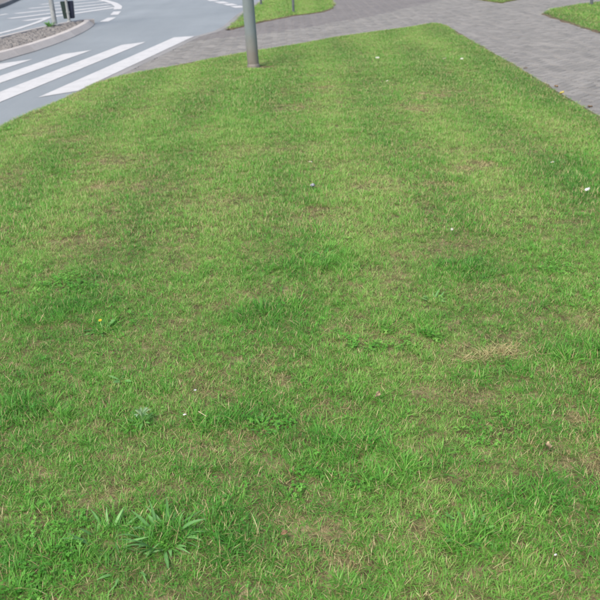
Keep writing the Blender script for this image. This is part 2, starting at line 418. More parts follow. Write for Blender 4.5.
# --- grass
def m_grass():
    n = Nodes('grass_blade')
    dry = n.math('ADD', n.attr('dry', 'INSTANCER'), n.attr('dry')); tint = n.math('ADD', n.attr('tint', 'INSTANCER'), n.attr('tint'))
    bt = n.attr('bt'); hh = n.attr('hh')
    g = n.ramp(n.math('ADD', n.math('MULTIPLY', tint, 0.72), n.math('MULTIPLY', bt, 0.28)),
               (0.0, (0.050, 0.198, 0.024)), (0.35, (0.096, 0.308, 0.034)), (0.65, (0.158, 0.395, 0.054)), (1.0, (0.320, 0.480, 0.120)))
    straw = n.ramp(n.math('FRACT', n.math('MULTIPLY', bt, 17.3)), (0.0, (0.28, 0.21, 0.09)), (0.5, (0.42, 0.37, 0.16)), (1.0, (0.60, 0.54, 0.29)))
    isdry = n.math('LESS_THAN', n.math('FRACT', n.math('MULTIPLY', bt, 7.77)), dry)
    tip = n.ramp(n.math('MULTIPLY', hh, 0.5), (0.0, 0.4), (0.12, 0.0), (0.43, 0.0), (0.5, 0.25), (0.51, 0.0))
    c = n.mix(tip, g, (0.30, 0.27, 0.11))
    c = n.mix(n.math('MULTIPLY', isdry, n.math('LESS_THAN', hh, 1.5)), c, straw)
    return n.surf(c, 0.5, 0.35, trans=0.4)
M_GRASS = m_grass()

def add_blade(V, F, BT, HH, bx, by, ang, L, w, lean, curl, segs=3, bt=None):
    """one curved blade; lean from vertical at the base (rad), curl adds up to the tip"""
    dx, dy = math.cos(ang), math.sin(ang); nx, ny = -dy, dx; x, y, z = bx, by, -0.004; a = lean
    bt = random.random() if bt is None else bt; i0 = len(V)
    for k in range(segs + 1):
        t = k / segs; ww = w * (0.75 + 0.5 * t) * (1 - t ** 2.2) / 2
        if k == segs:
            V.append((x, y, z)); BT.append(bt); HH.append(1.0)
        else:
            V += [(x - nx * ww, y - ny * ww, z), (x + nx * ww, y + ny * ww, z)]; BT += [bt, bt]; HH += [t, t]
        st = L / segs; x += dx * st * math.sin(a); y += dy * st * math.sin(a); z += st * math.cos(a); a += curl / segs
        z = max(z, 0.002 + 0.002 * random.random())
    for k in range(segs - 1): F.append((i0 + 2 * k, i0 + 2 * k + 1, i0 + 2 * k + 3, i0 + 2 * k + 2))
    F.append((i0 + 2 * segs - 2, i0 + 2 * segs - 1, i0 + 2 * segs))

PROTO = bpy.data.collections.new('grass_prototypes')
def proto(name, V, F, BT, HH):
    m = mesh(name, V, F, True)
    for nm, d in (('bt', BT), ('hh', HH)):
        a = m.attributes.new(nm, 'FLOAT', 'POINT'); a.data.foreach_set('value', np.array(d, np.float32))
    m.materials.append(M_GRASS); o = bpy.data.objects.new(name, m); PROTO.objects.link(o)
def tuft(name, n, rad, Lr, wr, lean, curl, segs=3):
    V, F, BT, HH = [], [], [], []
    for i in range(n):
        a = random.uniform(0, 2 * math.pi); r = rad * math.sqrt(random.random())
        add_blade(V, F, BT, HH, r * math.cos(a), r * math.sin(a), a + random.gauss(0, 1.1), random.uniform(*Lr), random.uniform(*wr),
                  random.uniform(*lean), random.uniform(*curl), segs)
    proto(name, V, F, BT, HH)
def clover(name, n, rad):
    V, F, BT, HH = [], [], [], []
    for i in range(n):
        a = random.uniform(0, 6.28); r = rad * math.sqrt(random.random()); x, y = r * math.cos(a), r * math.sin(a); h = random.uniform(0.018, 0.04)
        bt = random.random(); s = random.uniform(0.0045, 0.0075); a0 = random.uniform(0, 6.28); tx, ty = random.gauss(0, .3), random.gauss(0, .3)
        for q in range(3):
            d = a0 + q * 2.094; i0 = len(V)
            for (u, w_) in ((0, 0), (0.55, 0.5), (1.0, 0.42), (1.12, 0.0), (1.0, -0.42), (0.55, -0.5)):
                X = s * (u * math.cos(d) - w_ * math.sin(d)); Y = s * (u * math.sin(d) + w_ * math.cos(d))
                V.append((x + X, y + Y, h + X * tx + Y * ty + 0.15 * s * abs(w_))); BT.append(bt * 0.6); HH.append(2.0)
            F.append(tuple(range(i0, i0 + 6)))
        add_blade(V, F, BT, HH, x, y, a0, h, 0.0016, 0.02, 0.0, 2, bt * .6)
    proto(name, V, F, BT, HH)
# sorted by name: 0-2 upright, 3-5 messy, 6-7 flat thatch, 8-9 clover, 10-11 long lush; 12-15 the same in single-triangle blades for far off
for q in range(3): tuft('a_upright_%d' % q, 10, 0.020, (0.026, 0.054), (0.0020, 0.0036), (0.10, 0.8), (0.1, 1.2), 2)
for q in range(3): tuft('b_messy_%d' % q, 10, 0.024, (0.028, 0.062), (0.0016, 0.0034), (0.5, 1.35), (0.0, 1.3), 2)
for q in range(2): tuft('c_thatch_%d' % q, 9, 0.028, (0.025, 0.065), (0.0012, 0.0028), (1.0, 1.5), (-0.3, 0.4), 2)
for q in range(2): clover('d_clover_%d' % q, 5, 0.024)
for q in range(2): tuft('e_long_%d' % q, 9, 0.020, (0.055, 0.10), (0.0025, 0.0042), (0.2, 1.1), (0.4, 1.6), 3)
for q in range(3): tuft('f_far_%d' % q, 12, 0.032, (0.028, 0.058), (0.0035, 0.0065), (0.3, 1.2), (0.1, 1.2), 1)
tuft('g_far_thatch', 12, 0.034, (0.025, 0.06), (0.003, 0.006), (1.0, 1.5), (-0.3, 0.4), 1)

def near_frame(X, Y, Z):
    # the ground that the photograph shows, with a margin: its grass is one mesh (quicker to render), the rest stays instanced
    fy = math.cos(pitch) * Y + math.sin(pitch) * CAM_H
    return (np.abs(X) < 0.44 * fy + 0.12) & (Y > 1.15)
def grass_field(name, X, Y, idx, tint, dry, scl, label, lift=0.0):
    n = len(X); Z = height(X, Y) + lift
    m = bpy.data.meshes.new(name); m.vertices.add(n)
    m.vertices.foreach_set('co', np.stack([X, Y, Z], 1).astype(np.float32).ravel()); m.update()
    rot = np.stack([rng.normal(size=n) * 0.12, rng.normal(size=n) * 0.12, rng.random(n) * 6.2832], 1)
    for nm, ty, d, key in (('idx', 'INT', idx.astype(np.int32), 'value'), ('tint', 'FLOAT', tint, 'value'), ('dry', 'FLOAT', dry, 'value'), ('real', 'BOOLEAN', near_frame(X, Y, Z), 'value'),
                           ('rot', 'FLOAT_VECTOR', rot.ravel(), 'vector'), ('scl', 'FLOAT_VECTOR', scl.ravel(), 'vector')):
        a = m.attributes.new(nm, ty, 'POINT'); a.data.foreach_set(key, d if ty in ('INT', 'BOOLEAN') else d.astype(np.float32))
    o = obj(name, m, None, M_GRASS); tag(o, label, 'grass', kind='stuff')
    md = o.modifiers.new('scatter', 'NODES'); md.node_group = SCATTER
    return o
def scatter_group():
    g = bpy.data.node_groups.new('scatter', 'GeometryNodeTree')
    g.interface.new_socket('Geometry', in_out='INPUT', socket_type='NodeSocketGeometry')
    g.interface.new_socket('Geometry', in_out='OUTPUT', socket_type='NodeSocketGeometry')
    N = g.nodes; gi = N.new('NodeGroupInput'); go = N.new('NodeGroupOutput')
    ci = N.new('GeometryNodeCollectionInfo'); ci.inputs['Collection'].default_value = PROTO
    ci.inputs['Separate Children'].default_value = True; ci.inputs['Reset Children'].default_value = True
    ip = N.new('GeometryNodeInstanceOnPoints'); ip.inputs['Pick Instance'].default_value = True
    def na(nm, t):
        x = N.new('GeometryNodeInputNamedAttribute'); x.data_type = t; x.inputs['Name'].default_value = nm; return x.outputs['Attribute']
    e2r = N.new('FunctionNodeEulerToRotation')
    g.links.new(gi.outputs[0], ip.inputs['Points']); g.links.new(ci.outputs[0], ip.inputs['Instance'])
    g.links.new(na('idx', 'INT'), ip.inputs['Instance Index']); g.links.new(na('rot', 'FLOAT_VECTOR'), e2r.inputs[0])
    g.links.new(e2r.outputs[0], ip.inputs['Rotation']); g.links.new(na('scl', 'FLOAT_VECTOR'), ip.inputs['Scale'])
    sg = N.new('GeometryNodeSeparateGeometry'); sg.domain = 'INSTANCE'
    rl = N.new('GeometryNodeRealizeInstances'); jn = N.new('GeometryNodeJoinGeometry')
    g.links.new(ip.outputs[0], sg.inputs['Geometry']); g.links.new(na('real', 'BOOLEAN'), sg.inputs['Selection'])
    g.links.new(sg.outputs[0], rl.inputs[0]); g.links.new(rl.outputs[0], jn.inputs[0]); g.links.new(sg.outputs[1], jn.inputs[0])
    g.links.new(jn.outputs[0], go.inputs[0]); return g
SCATTER = scatter_group()

# spots on the lawn: (x, y, rx, ry) of dead, straw-coloured turf and of lush dark turf
DRY = [(0.82, 2.75, .16, .07), (0.66, 2.80, .10, .05), (0.95, 2.05, .16, .14), (1.05, 1.75, .12, .10), (0.62, 2.45, .16, .10), (-0.25, 2.2, .16, .12), (-0.42, 2.55, .12, .10),
       (-1.45, 2.75, .14, .14), (0.05, 1.72, .14, .10), (-0.1, 2.05, .10, .08), (1.3, 3.0, .18, .10), (0.55, 3.9, .2, .14), (0.95, 4.0, .25, .12), (-0.3, 3.3, .2, .14),
       (0.1, 4.6, .2, .15), (0.75, 5.2, .35, .2), (1.25, 5.6, .3, .2), (-0.6, 5.0, .35, .2), (-1.2, 5.4, .35, .25), (-1.5, 6.2, .35, .2), (-0.4, 6.4, .3, .18), (-1.3, 4.2, .25, .18),
       (1.35, 7.9, .35, .25), (1.6, 8.8, .4, .3), (-0.05, 8.2, .3, .25), (-2.5, 7.4, .25, .3), (-2.1, 7.0, .25, .2), (0.35, 9.3, .3, .3), (1.9, 6.2, .25, .2), (-0.9, 2.05, .12, .08),
       (0.45, 1.95, .12, .08), (-0.5, 1.62, .1, .07), (0.3, 2.95, .12, .08), (-0.15, 2.75, .12, .1), (-0.65, 1.9, .12, .08), (0.9, 3.35, .15, .1), (-0.42, 11.25, .26, .13)]
LUSH = [(0.91, 3.65, .20, .12), (0.12, 2.14, .18, .10), (0.50, 1.74, .14, .08), (0.74, 1.83, .18, .09), (-1.1, 2.45, .14, .10), (-0.45, 1.74, .22, .12), (-0.62, 2.34, .10, .06),
        (-0.28, 2.35, .14, .08), (-1.2, 3.3, .2, .14), (-0.92, 3.14, .16, .08), (-0.2, 3.2, .18, .12), (0.78, 2.58, .18, .09), (1.2, 2.75, .2, .12), (0.15, 3.75, .3, .18), (-0.75, 1.62, .2, .1),
        (2.5, 11.3, .5, .7), (2.6, 9.0, .35, 1.0), (2.2, 5.2, .3, .6), (-0.5, 9.5, .35, 2.2), (1.6, 10.8, .4, 1.4), (0.5, 3.05, .14, .1), (0.35, 2.0, .16, .1)]
def spots(L, X, Y):
    r = np.zeros(len(X))
    wob = 1.1 * (vnoise(X, Y, 0.10, 77, 2) - 0.5) * 2
    for x, y, a, b in L: r = np.maximum(r, np.clip(1.35 - np.sqrt(((X - x) / a) ** 2 + ((Y - y) / b) ** 2) + wob, 0, 1))
    return r
def lawn_points(l, r, y0, y1, dens, over=0.035):
    w0 = float(np.min(xat(l, np.linspace(y0, y1, 60)))); w1 = float(np.max(xat(r, np.linspace(y0, y1, 60))))
    n = int((w1 - w0) * (y1 - y0) * dens); X = rng.uniform(w0, w1, n); Y = rng.uniform(y0, y1, n)
    ov = over * (vnoise(X, Y, 0.16, 5, 3) * 4.2 - 2.0)
    k = (X > xat(l, Y) - ov) & (X < xat(r, Y) + ov)
    return X[k], Y[k]
def fill(name, l, r, y0, y1, dens, label, far=False, size=1.0, base_tint=0.55, dry_k=1.0, over=0.03, wear=True, flat=0.9):
    X, Y = lawn_points(l, r, y0, y1, dens, over); n = len(X)
    d = np.clip((vnoise(X, Y, 0.55, 21, 4) - 0.50) * 2.6, 0, 1) * 0.40 + np.clip((vnoise(X * 0.7, Y, 0.13, 31, 4) - 0.52) * 3.2, 0, 1) * 0.55
    d += np.where(Y < 5, np.clip((vnoise(X, Y, 0.045, 131, 2) - 0.55) * 2.2, 0, 0.5), 0)
    if wear:
        d = np.maximum(d, spots([(0.84, 2.74, .11, .035), (0.68, 2.71, .06, .025), (1.02, 1.98, .10, .06), (0.98, 2.25, .07, .04)], X, Y) * 1.15)
        d = np.maximum(d, spots(DRY, X, Y) * (0.25 + 0.75 * vnoise(X, Y, 0.07, 91, 3))); lush = spots(LUSH, X, Y); d *= 1 - 0.9 * lush; d = np.maximum(d, (Y > 4.2) * 1.1 * np.clip(spots(DRY, X, Y), 0, 1) * (0.45 + 0.55 * vnoise(X, Y, 0.15, 93, 3)))
    else: lush = np.zeros(n)
    lush = np.where(d > 0.9, 0, lush)
    dry = np.clip(0.45 * (d > 0.85) + np.where(Y < 4.2, 0.085, 0.05) + d * 0.48 * dry_k + (0.05 * np.clip(X, 0, 1) * (Y < 3.4) if wear else 0), 0, 0.9)
    tint = np.clip(base_tint + (vnoise(X, Y * 0.45, 0.75, 41, 3) - 0.5) * 0.55 + (vnoise(X, Y, 0.09, 51, 2) - 0.5) * 0.6 + rng.normal(size=n) * 0.18 - 0.24 * lush + 0.22 * d * (Y > 4.2)
                   + np.where(Y > 4, 0.25, 0.14) * np.sin(X * 6.4 + 0.25 * np.sin(Y) + 5.2) - 0.06 * np.clip(X - 1.0, 0, 2) + 0.10 * d, 0, 1)
    idx_f = rng.integers(12, 15, n); idx_f = np.where(rng.random(n) < 0.10 + 0.6 * d, 15, idx_f)
    if far is True: idx = idx_f
    else:
        idx = np.where(rng.random(n) < 0.42, rng.integers(0, 3, n), rng.integers(3, 6, n))
        th = rng.random(n) < 0.12 + 0.6 * d; idx = np.where(th, rng.integers(6, 8, n), idx)
        cl = rng.random(n) < np.where(vnoise(X, Y, 0.35, 61, 2) > 0.70, 0.30, 0.012); idx = np.where(cl & (d < 0.4), rng.integers(8, 10, n), idx)
        lg = rng.random(n) < 0.012 + 0.16 * lush; idx = np.where(lg, rng.integers(10, 12, n), idx); dry = np.where(lg, dry * 0.35, dry)
        if far: idx = np.where(rng.random(n) < far, idx_f, idx)
    s = size * (0.75 + 0.5 * vnoise(X, Y, 0.3, 71, 2)) * rng.uniform(0.75, 1.2, n) * (1 + 0.25 * lush - 0.25 * d)
    edge = np.minimum(X - xat(l, Y), xat(r, Y) - X)                 # walked-down, thin margin along the paving
    ed = np.clip(edge / 0.10, 0.0, 1.0)
    scl = np.stack([s, s, s * flat * rng.uniform(0.75, 1.15, n) * (0.45 + 0.55 * ed)], 1)
    dry = np.clip(dry + 0.35 * (1 - np.clip(edge / 0.07, 0, 1)), 0, 0.9)
    keep = rng.random(n) > np.maximum(0.35 * d, 0.45 * (1 - np.clip(edge / 0.06, 0, 1)))
    keep &= np.hypot((X + 0.44) / 1.5, Y - 11.24) > 0.13 * (0.6 + 0.8 * vnoise(X, Y, 0.08, 15, 2))
    return grass_field(name, X[keep], Y[keep], idx[keep], tint[keep], dry[keep], scl[keep], label)
fill('lawn_grass', LAWN_L, LAWN_R, -2.5, 1.0, 700, 'short mown grass on the lawn around the viewpoint', size=1.2)
fill('lawn_grass', LAWN_L, LAWN_R, 1.0, 4.2, 5600, 'short mown patchy grass in the near part of the lawn', size=0.76, flat=0.76)
fill('lawn_grass', LAWN_L, LAWN_R, 4.2, 8.0, 3000, 'short mown grass across the middle of the lawn', far=0.82, size=0.88, flat=0.72)
fill('lawn_grass', LAWN_L, LAWN_R, 8.0, 16.78, 1900, 'short mown grass on the far part of the lawn around the metal post', far=True, size=1.0, flat=0.6, base_tint=0.5)
def straw_patch(cx, cy, rx, ry, n, label):
    X = cx + rx * rng.normal(size=n) * 0.55; Y = cy + ry * rng.normal(size=n) * 0.6 + 0.3 * (X - cx) * rng.random(n)
    sc_ = rng.uniform(0.7, 1.15, n)
    grass_field('dead_grass', X, Y, rng.integers(6, 8, n), rng.random(n) * 0.3 + 0.7, np.full(n, 0.9), np.stack([sc_, sc_, sc_ * 0.55], 1), label, 0.002 + 0.016 * rng.random(n))
straw_patch(0.82, 2.74, 0.12, 0.040, 46, 'pale matted dead grass to the right of the beige leaf')
straw_patch(0.67, 2.70, 0.06, 0.025, 12, 'small pale wisp of dead grass beside the larger matted one')
fill('verge_grass', VERGE2_L, VERGE2_R, 17.02, 30.9, 600, 'mown grass of the verge between the road and the dark paving', far=True, size=1.6, dry_k=0.5, wear=False, flat=0.5)
fill('verge_grass', VERGE3_L, VERGE3_R, 3.0, 21.6, 450, 'mown grass of the verge on the far side of the path', far=True, size=1.7, dry_k=0.5, base_tint=0.4, wear=False, flat=0.5)
fill('verge_grass', VERGE4_L, VERGE4_R, 21.75, 29.9, 400, 'small far tip of mown grass beyond the path', far=True, size=1.7, dry_k=0.5, base_tint=0.4, wear=False, flat=0.5)

# ------------------------------------------------------------------ posts
def tube(prof, n=28, closed_top=True):
    """prof: list of (radius, z)"""
    v, f = [], []
    for r, z in prof:
        for k in range(n): v.append((r * math.cos(2 * math.pi * k / n), r * math.sin(2 * math.pi * k / n), z))
    for i in range(len(prof) - 1):
        for k in range(n): f.append((i * n + k, i * n + (k + 1) % n, (i + 1) * n + (k + 1) % n, (i + 1) * n + k))
    if closed_top: f.append(tuple((len(prof) - 1) * n + k for k in range(n)))
    return v, f
def box(cx, cy, cz, sx, sy, sz, bev=0.006):
    bm = bmesh.new(); bmesh.ops.create_cube(bm, size=1.0)
    for w in bm.verts: w.co = Vector((cx + w.co.x * sx, cy + w.co.y * sy, cz + w.co.z * sz))
    if bev: bmesh.ops.bevel(bm, geom=bm.edges[:], offset=bev, segments=2, affect='EDGES')
    return bm
def bm_obj(name, bm, mat, parent):
    m = bpy.data.meshes.new(name); bm.to_mesh(m); bm.free(); return obj(name, m, parent, mat)
def m_post():
    n = Nodes('weathered_post_paint')
    tc = n.n('ShaderNodeTexCoord').outputs['Object']
    sep = n.n('ShaderNodeSeparateXYZ'); n.l(tc, sep.inputs[0])
    base = n.ramp(n.noise(5, 5, 0.65, vec=tc, stretch=(1, 1, 0.25)), (0.3, (0.135, 0.160, 0.165)), (0.7, (0.20, 0.23, 0.235)))
    alg = n.ramp(n.noise(9, 5, 0.7, vec=tc, stretch=(1, 1, 0.3)), (0.45, 0.0), (0.7, 0.55))
    c = n.mix(alg, base, (0.125, 0.15, 0.105))
    h = n.math('ADD', sep.outputs['Z'], n.math('MULTIPLY', n.noise(7, 4, 0.7, vec=tc), 0.35))   # splashed soil and rust on the foot
    c = n.mix(n.ramp(h, (0.34, 0.8), (0.72, 0.0)), c, (0.165, 0.14, 0.115))
    c = n.mix(n.ramp(h, (0.16, 0.75), (0.27, 0.0)), c, (0.11, 0.09, 0.065))
    return n.surf(c, 0.55, 0.4, bump=n.noise(60, 4, vec=tc), bump_d=0.002)
M_POST = m_post()
M_GALV = mat_simple('galvanised_steel', (0.21, 0.22, 0.215), 0.5, 0.4, 0.2, 9)
M_DARKPOST = mat_simple('dark_post_paint', (0.06, 0.07, 0.07), 0.5, 0.4, 0.2, 14)
M_GREEN_PL = mat_simple('dark_green_plastic', (0.011, 0.024, 0.019), 0.5, 0.4, 0.3, 12)
M_NAVY_PL = mat_simple('navy_plastic', (0.010, 0.014, 0.032), 0.5, 0.4, 0.3, 12)

t = thing('metal_post', 'thick grey metal post standing in the lawn near the paving', 'post', (-0.555, 11.27, float(height(-0.555, 11.27))), (0, R(-1.6), 0))
v, f = tube([(0.083, -0.15), (0.082, 0.45), (0.081, 1.2), (0.069, 3.0), (0.058, 4.4)]); obj('pole', mesh('pole', v, f, True), t, M_POST)
v, f = tube([(0.099, -0.12), (0.095, 0.008), (0.089, 0.03), (0.0845, 0.048), (0.0825, 0.05)], closed_top=False); obj('foot_sleeve', mesh('foot_sleeve', v, f, True), t, M_POST)
v, f = tube([(0.061, 4.39), (0.061, 4.42), (0.045, 4.45), (0.01, 4.46)]); obj('cap', mesh('cap', v, f, True), t, M_POST)

def slim_post(name, label, loc, r, h, mat, rot=(0, 0, 0), group=None):
    t = thing(name, label, 'post', loc, rot, group)
    v, f = tube([(r, -0.2), (r, h)], 18); obj('pole', mesh('pole', v, f, True), t, mat)
    v, f = tube([(r * 1.7, -0.03), (r * 1.7, 0.02), (r * 1.05, 0.035)], 18, False); obj('foot_collar', mesh('foot_collar', v, f), t, mat)
    v, f = tube([(r * 1.12, h - 0.01), (r * 1.12, h + 0.01), (r * 0.5, h + 0.03)], 18); obj('cap', mesh('cap', v, f), t, mat)
    return t
slim_post('slim_post', 'slim dark grey post on the verge, the nearer of its two posts', (0.09, 20.86, 0.01), 0.032, 1.15, M_DARKPOST)
slim_post('slim_post', 'slim grey post on the verge, farther off and behind the thick metal post', (-0.86, 24.2, 0.01), 0.03, 1.15, M_DARKPOST)
slim_post('slim_post', 'slim dark post on the grass verge across the path', (7.58, 20.12, 0.01), 0.036, 1.15, M_DARKPOST)
slim_post('signal_post', 'pale grey steel pole at the rear edge of the traffic island', (-5.43, 18.45, 0.095), 0.056, 3.2, M_GALV, (0, R(-0.5), 0))
t = thing('sign_post', 'thin grey post with dark green and navy casings at the island tip', 'post', (-5.33, 19.32, 0.095), (0, R(-0.5), R(8)))
v, f = tube([(0.034, -0.2), (0.034, 2.4)], 18); obj('pole', mesh('pole', v, f, True), t, M_GALV)
v, f = tube([(0.055, -0.03), (0.055, 0.02), (0.036, 0.035)], 18, False); obj('foot_collar', mesh('foot_collar', v, f), t, M_GALV)
def casing(side, z0, z1, w0, w1, mat):
    bm = box(side * 0.075, 0.115, (z0 + z1) / 2, 0.15, 0.15, z1 - z0, 0)
    for q in bm.verts:
        w = w0 if q.co.z < (z0 + z1) / 2 else w1
        q.co.x = side * 0.004 if abs(q.co.x) < 0.01 else side * w
    bmesh.ops.bevel(bm, geom=bm.edges[:], offset=0.008, segments=2, affect='EDGES'); return bm
for sd, mt, lb in ((-1, M_GREEN_PL, 'dark green casing'), (1, M_NAVY_PL, 'navy casing')):
    o = bm_obj('casing', casing(sd, 0.07, 0.46, 0.125, 0.15, mt), mt, t); o['label'] = lb
    o = bm_obj('casing', casing(sd, 0.50, 0.98, 0.15, 0.15, mt), mt, t); o['label'] = lb
for z in (0.22, 0.72): bm_obj('bracket', box(0, 0.02, z, 0.085, 0.10, 0.03, 0.004), M_GALV, t)

# ------------------------------------------------------------------ weeds in the lawn
def m_leaf(name, a, b, rough=0.5, trans=0.25):
    n = Nodes(name); oi = n.n('ShaderNodeObjectInfo').outputs['Random']
    c = n.ramp(n.math('ADD', n.math('MULTIPLY', oi, 0.6), n.math('MULTIPLY', n.noise(40, 3), 0.4)), (0.15, a), (0.85, b))
    u = n.math('ABSOLUTE', n.attr('across')); c = n.mix(n.ramp(u, (0.0, 0.45), (0.14, 0.0)), c, tuple(min(1, x * 1.7) for x in b))
    return n.surf(c, rough, 0.4, bump=n.noise(90, 3), bump_d=0.002, trans=trans)
M_LEAF_G = m_leaf('ribwort_leaf', (0.085, 0.21, 0.055), (0.15, 0.33, 0.085))
M_LEAF_D = m_leaf('dark_leaf', (0.065, 0.19, 0.035), (0.12, 0.29, 0.055))
M_LEAF_P = m_leaf('pale_downy_leaf', (0.13, 0.24, 0.10), (0.22, 0.32, 0.17), 0.8)
M_YELLOW = mat_simple('yellow_petal', (0.58, 0.42, 0.03), 0.6, 0.3, 0.15, 60, trans=0.2)
M_STEM = mat_simple('stem', (0.14, 0.25, 0.07), 0.6, 0.3, 0.2, 60)
def leaf_mesh(name, L, w, lean, curl, shape=0.0, teeth=0, fold=0.25, segs=9):
    """a leaf that arches along +X; shape 0 = lance, 1 = widest near the tip"""
    v, f, ac = [], [], []; x, z, a = 0.0, 0.0, lean
    for k in range(segs + 1):
        t = k / segs
        ww = w / 2 * (max(0.0, math.sin(math.pi * min(1, t ** (0.8 + 0.9 * shape)))) ** 0.8 + 0.10 * (1 - t))
        if teeth: ww *= 0.62 + 0.38 * (1 if k % 2 else -0.4)
        ww = max(ww, 0.0006)
        zf = fold * ww
        for s_, q in ((-1, zf), (0, 0), (1, zf)):
            v.append((x, s_ * ww, z + q)); ac.append(float(s_))
        st = L / segs; x += st * math.sin(a); z += st * math.cos(a); a += curl / segs
        z = max(z, 0.006)
    for k in range(segs):
        for j in range(2): f.append((3 * k + j, 3 * k + j + 1, 3 * k + j + 4, 3 * k + j + 3))
    m = mesh(name, v, f, True); at = m.attributes.new('across', 'FLOAT', 'POINT'); at.data.foreach_set('value', np.array(ac, np.float32)); return m
def rosette(name, label, cat, x, y, n, L, w, lean, curl, mat, rad=0.012, shape=0.0, teeth=0, rz=0.0, arc=6.2832, z=0.01):
    t = thing(name, label, cat, (x, y, height(x, y) + z))
    for k in range(n):
        a = rz + arc * (k + random.uniform(-0.35, 0.35)) / n
        m = leaf_mesh('leaf', random.uniform(*L), random.uniform(*w), random.uniform(*lean), random.uniform(*curl), shape, teeth)
        o = obj('leaf', m, t, mat); o.location = (rad * math.cos(a), rad * math.sin(a), 0); o.rotation_euler = (random.gauss(0, 0.35), random.gauss(0, 0.1), a + random.gauss(0, 0.3))
    return t
for lb, x, y, n_, L_, w_, le, cu in (
        ('large ribwort plantain with long arching leaves at the bottom of the lawn', -0.43, 1.73, 38, (0.04, 0.115), (0.005, 0.0125), (0.35, 1.35), (0.3, 1.6)),
        ('smaller spreading plantain beside the large arching one', -0.60, 1.73, 18, (0.04, 0.10), (0.004, 0.009), (0.5, 1.35), (0.1, 1.0)),
        ('flat plantain whose leaves trail below the large arching one', -0.52, 1.63, 16, (0.04, 0.09), (0.004, 0.009), (0.7, 1.4), (0.1, 0.8))):
    rosette('plantain', lb, 'weed', x, y, n_, L_, w_, le, cu, M_LEAF_G, 0.05, z=-0.004)
t = rosette('downy_weed', 'weed with a pale whitish leaf bunch above dark leaves', 'weed', -0.60, 2.33, 9, (0.04, 0.07), (0.009, 0.015), (0.9, 1.35), (0.1, 0.6), M_LEAF_D, 0.01, 0.4, 1)
for k in range(13):
    a = k * 2.4; o = obj('pale_leaf', leaf_mesh('pale_leaf', random.uniform(.018, .036), random.uniform(.006, .010), random.uniform(.1, 1.0), random.uniform(.6, 2.2), .3), t, M_LEAF_P)
    o.location = (0.010 * math.cos(a), 0.010 * math.sin(a), 0.030 + 0.008 * random.random()); o.rotation_euler = (random.gauss(0, 0.4), random.gauss(0, 0.3), a)
v, f = tube([(0.003, 0), (0.0028, 0.04)], 8); obj('stem', mesh('stem', v, f, True), t, M_STEM)
t = rosette('dandelion', 'dandelion rosette with a single yellow flower head', 'weed', -0.92, 3.10, 12, (0.05, 0.10), (0.012, 0.020), (1.0, 1.4), (0.1, 0.5), M_LEAF_D, 0.012, 0.8, 1, z=-0.004)
v, f = tube([(0.002, 0), (0.002, 0.05)], 8); o = obj('stalk', mesh('stalk', v, f, True), t, M_STEM); o.rotation_euler = (R(-12), R(-8), 0)
V_, F_ = [], []
for ring, (r0, nn, zz) in enumerate(((0.008, 16, 0.0), (0.006, 12, 0.002), (0.003, 8, 0.004))):
    for k in range(nn):
        a = 6.2832 * (k + 0.5 * ring) / nn; i0 = len(V_); c_, s_ = math.cos(a), math.sin(a)
        for u, w in ((0.15, 0.0), (0.7, 0.17), (1.0, 0.1), (1.0, -0.1), (0.7, -0.17)): V_.append((r0 * (u * c_ - w * s_), r0 * (u * s_ + w * c_), zz + 0.2 * r0 * u))
        F_.append(tuple(range(i0, i0 + 5)))
o = obj('flower_head', mesh('flower_head', V_, F_), t, M_YELLOW); o.location = (-0.008, 0.012, 0.052); o.rotation_euler = (R(20), 0, 0)
rosette('dock', 'small dock with broad pale-edged leaves in the short grass above the downy weed', 'weed', -0.74, 2.65, 4, (0.035, 0.06), (0.010, 0.016), (0.9, 1.3), (0.1, 0.6), M_LEAF_G, 0.01, 0.3, z=0)
rosette('broadleaf_weed', 'dark low broadleaf weed in the middle of the near lawn', 'weed', -0.14, 2.28, 10, (0.03, 0.055), (0.009, 0.015), (0.8, 1.4), (0.1, 0.4), M_LEAF_D, 0.025, 0.6, z=0)
rosette('broadleaf_weed', 'small dark weed lying flat, farthest up the lawn of the dark weeds', 'weed', 0.14, 3.90, 9, (0.03, 0.07), (0.010, 0.016), (1.0, 1.4), (0.1, 0.4), M_LEAF_D, 0.03, 0.5, z=0)
rosette('broadleaf_weed', 'bluish green weed clump below the dark lush patch', 'weed', 0.65, 3.28, 12, (0.03, 0.06), (0.006, 0.010), (0.5, 1.2), (0.3, 1.0), M_LEAF_G, 0.03, z=0)
rosette('broadleaf_weed', 'dark low toothed weed clump near the bottom, farthest to the right of the weeds', 'weed', 0.47, 1.70, 16, (0.025, 0.05), (0.008, 0.014), (0.6, 1.3), (0.2, 0.8), M_LEAF_D, 0.05, 0.6, 1, z=0.004)
rosette('broadleaf_weed', 'bright green weed tuft growing at the foot of the pale island pole', 'weed', -5.52, 18.32, 14, (0.10, 0.2), (0.02, 0.04), (0.1, 0.9), (0.2, 1.0), M_LEAF_G, 0.04, z=-0.008 + 0.08)

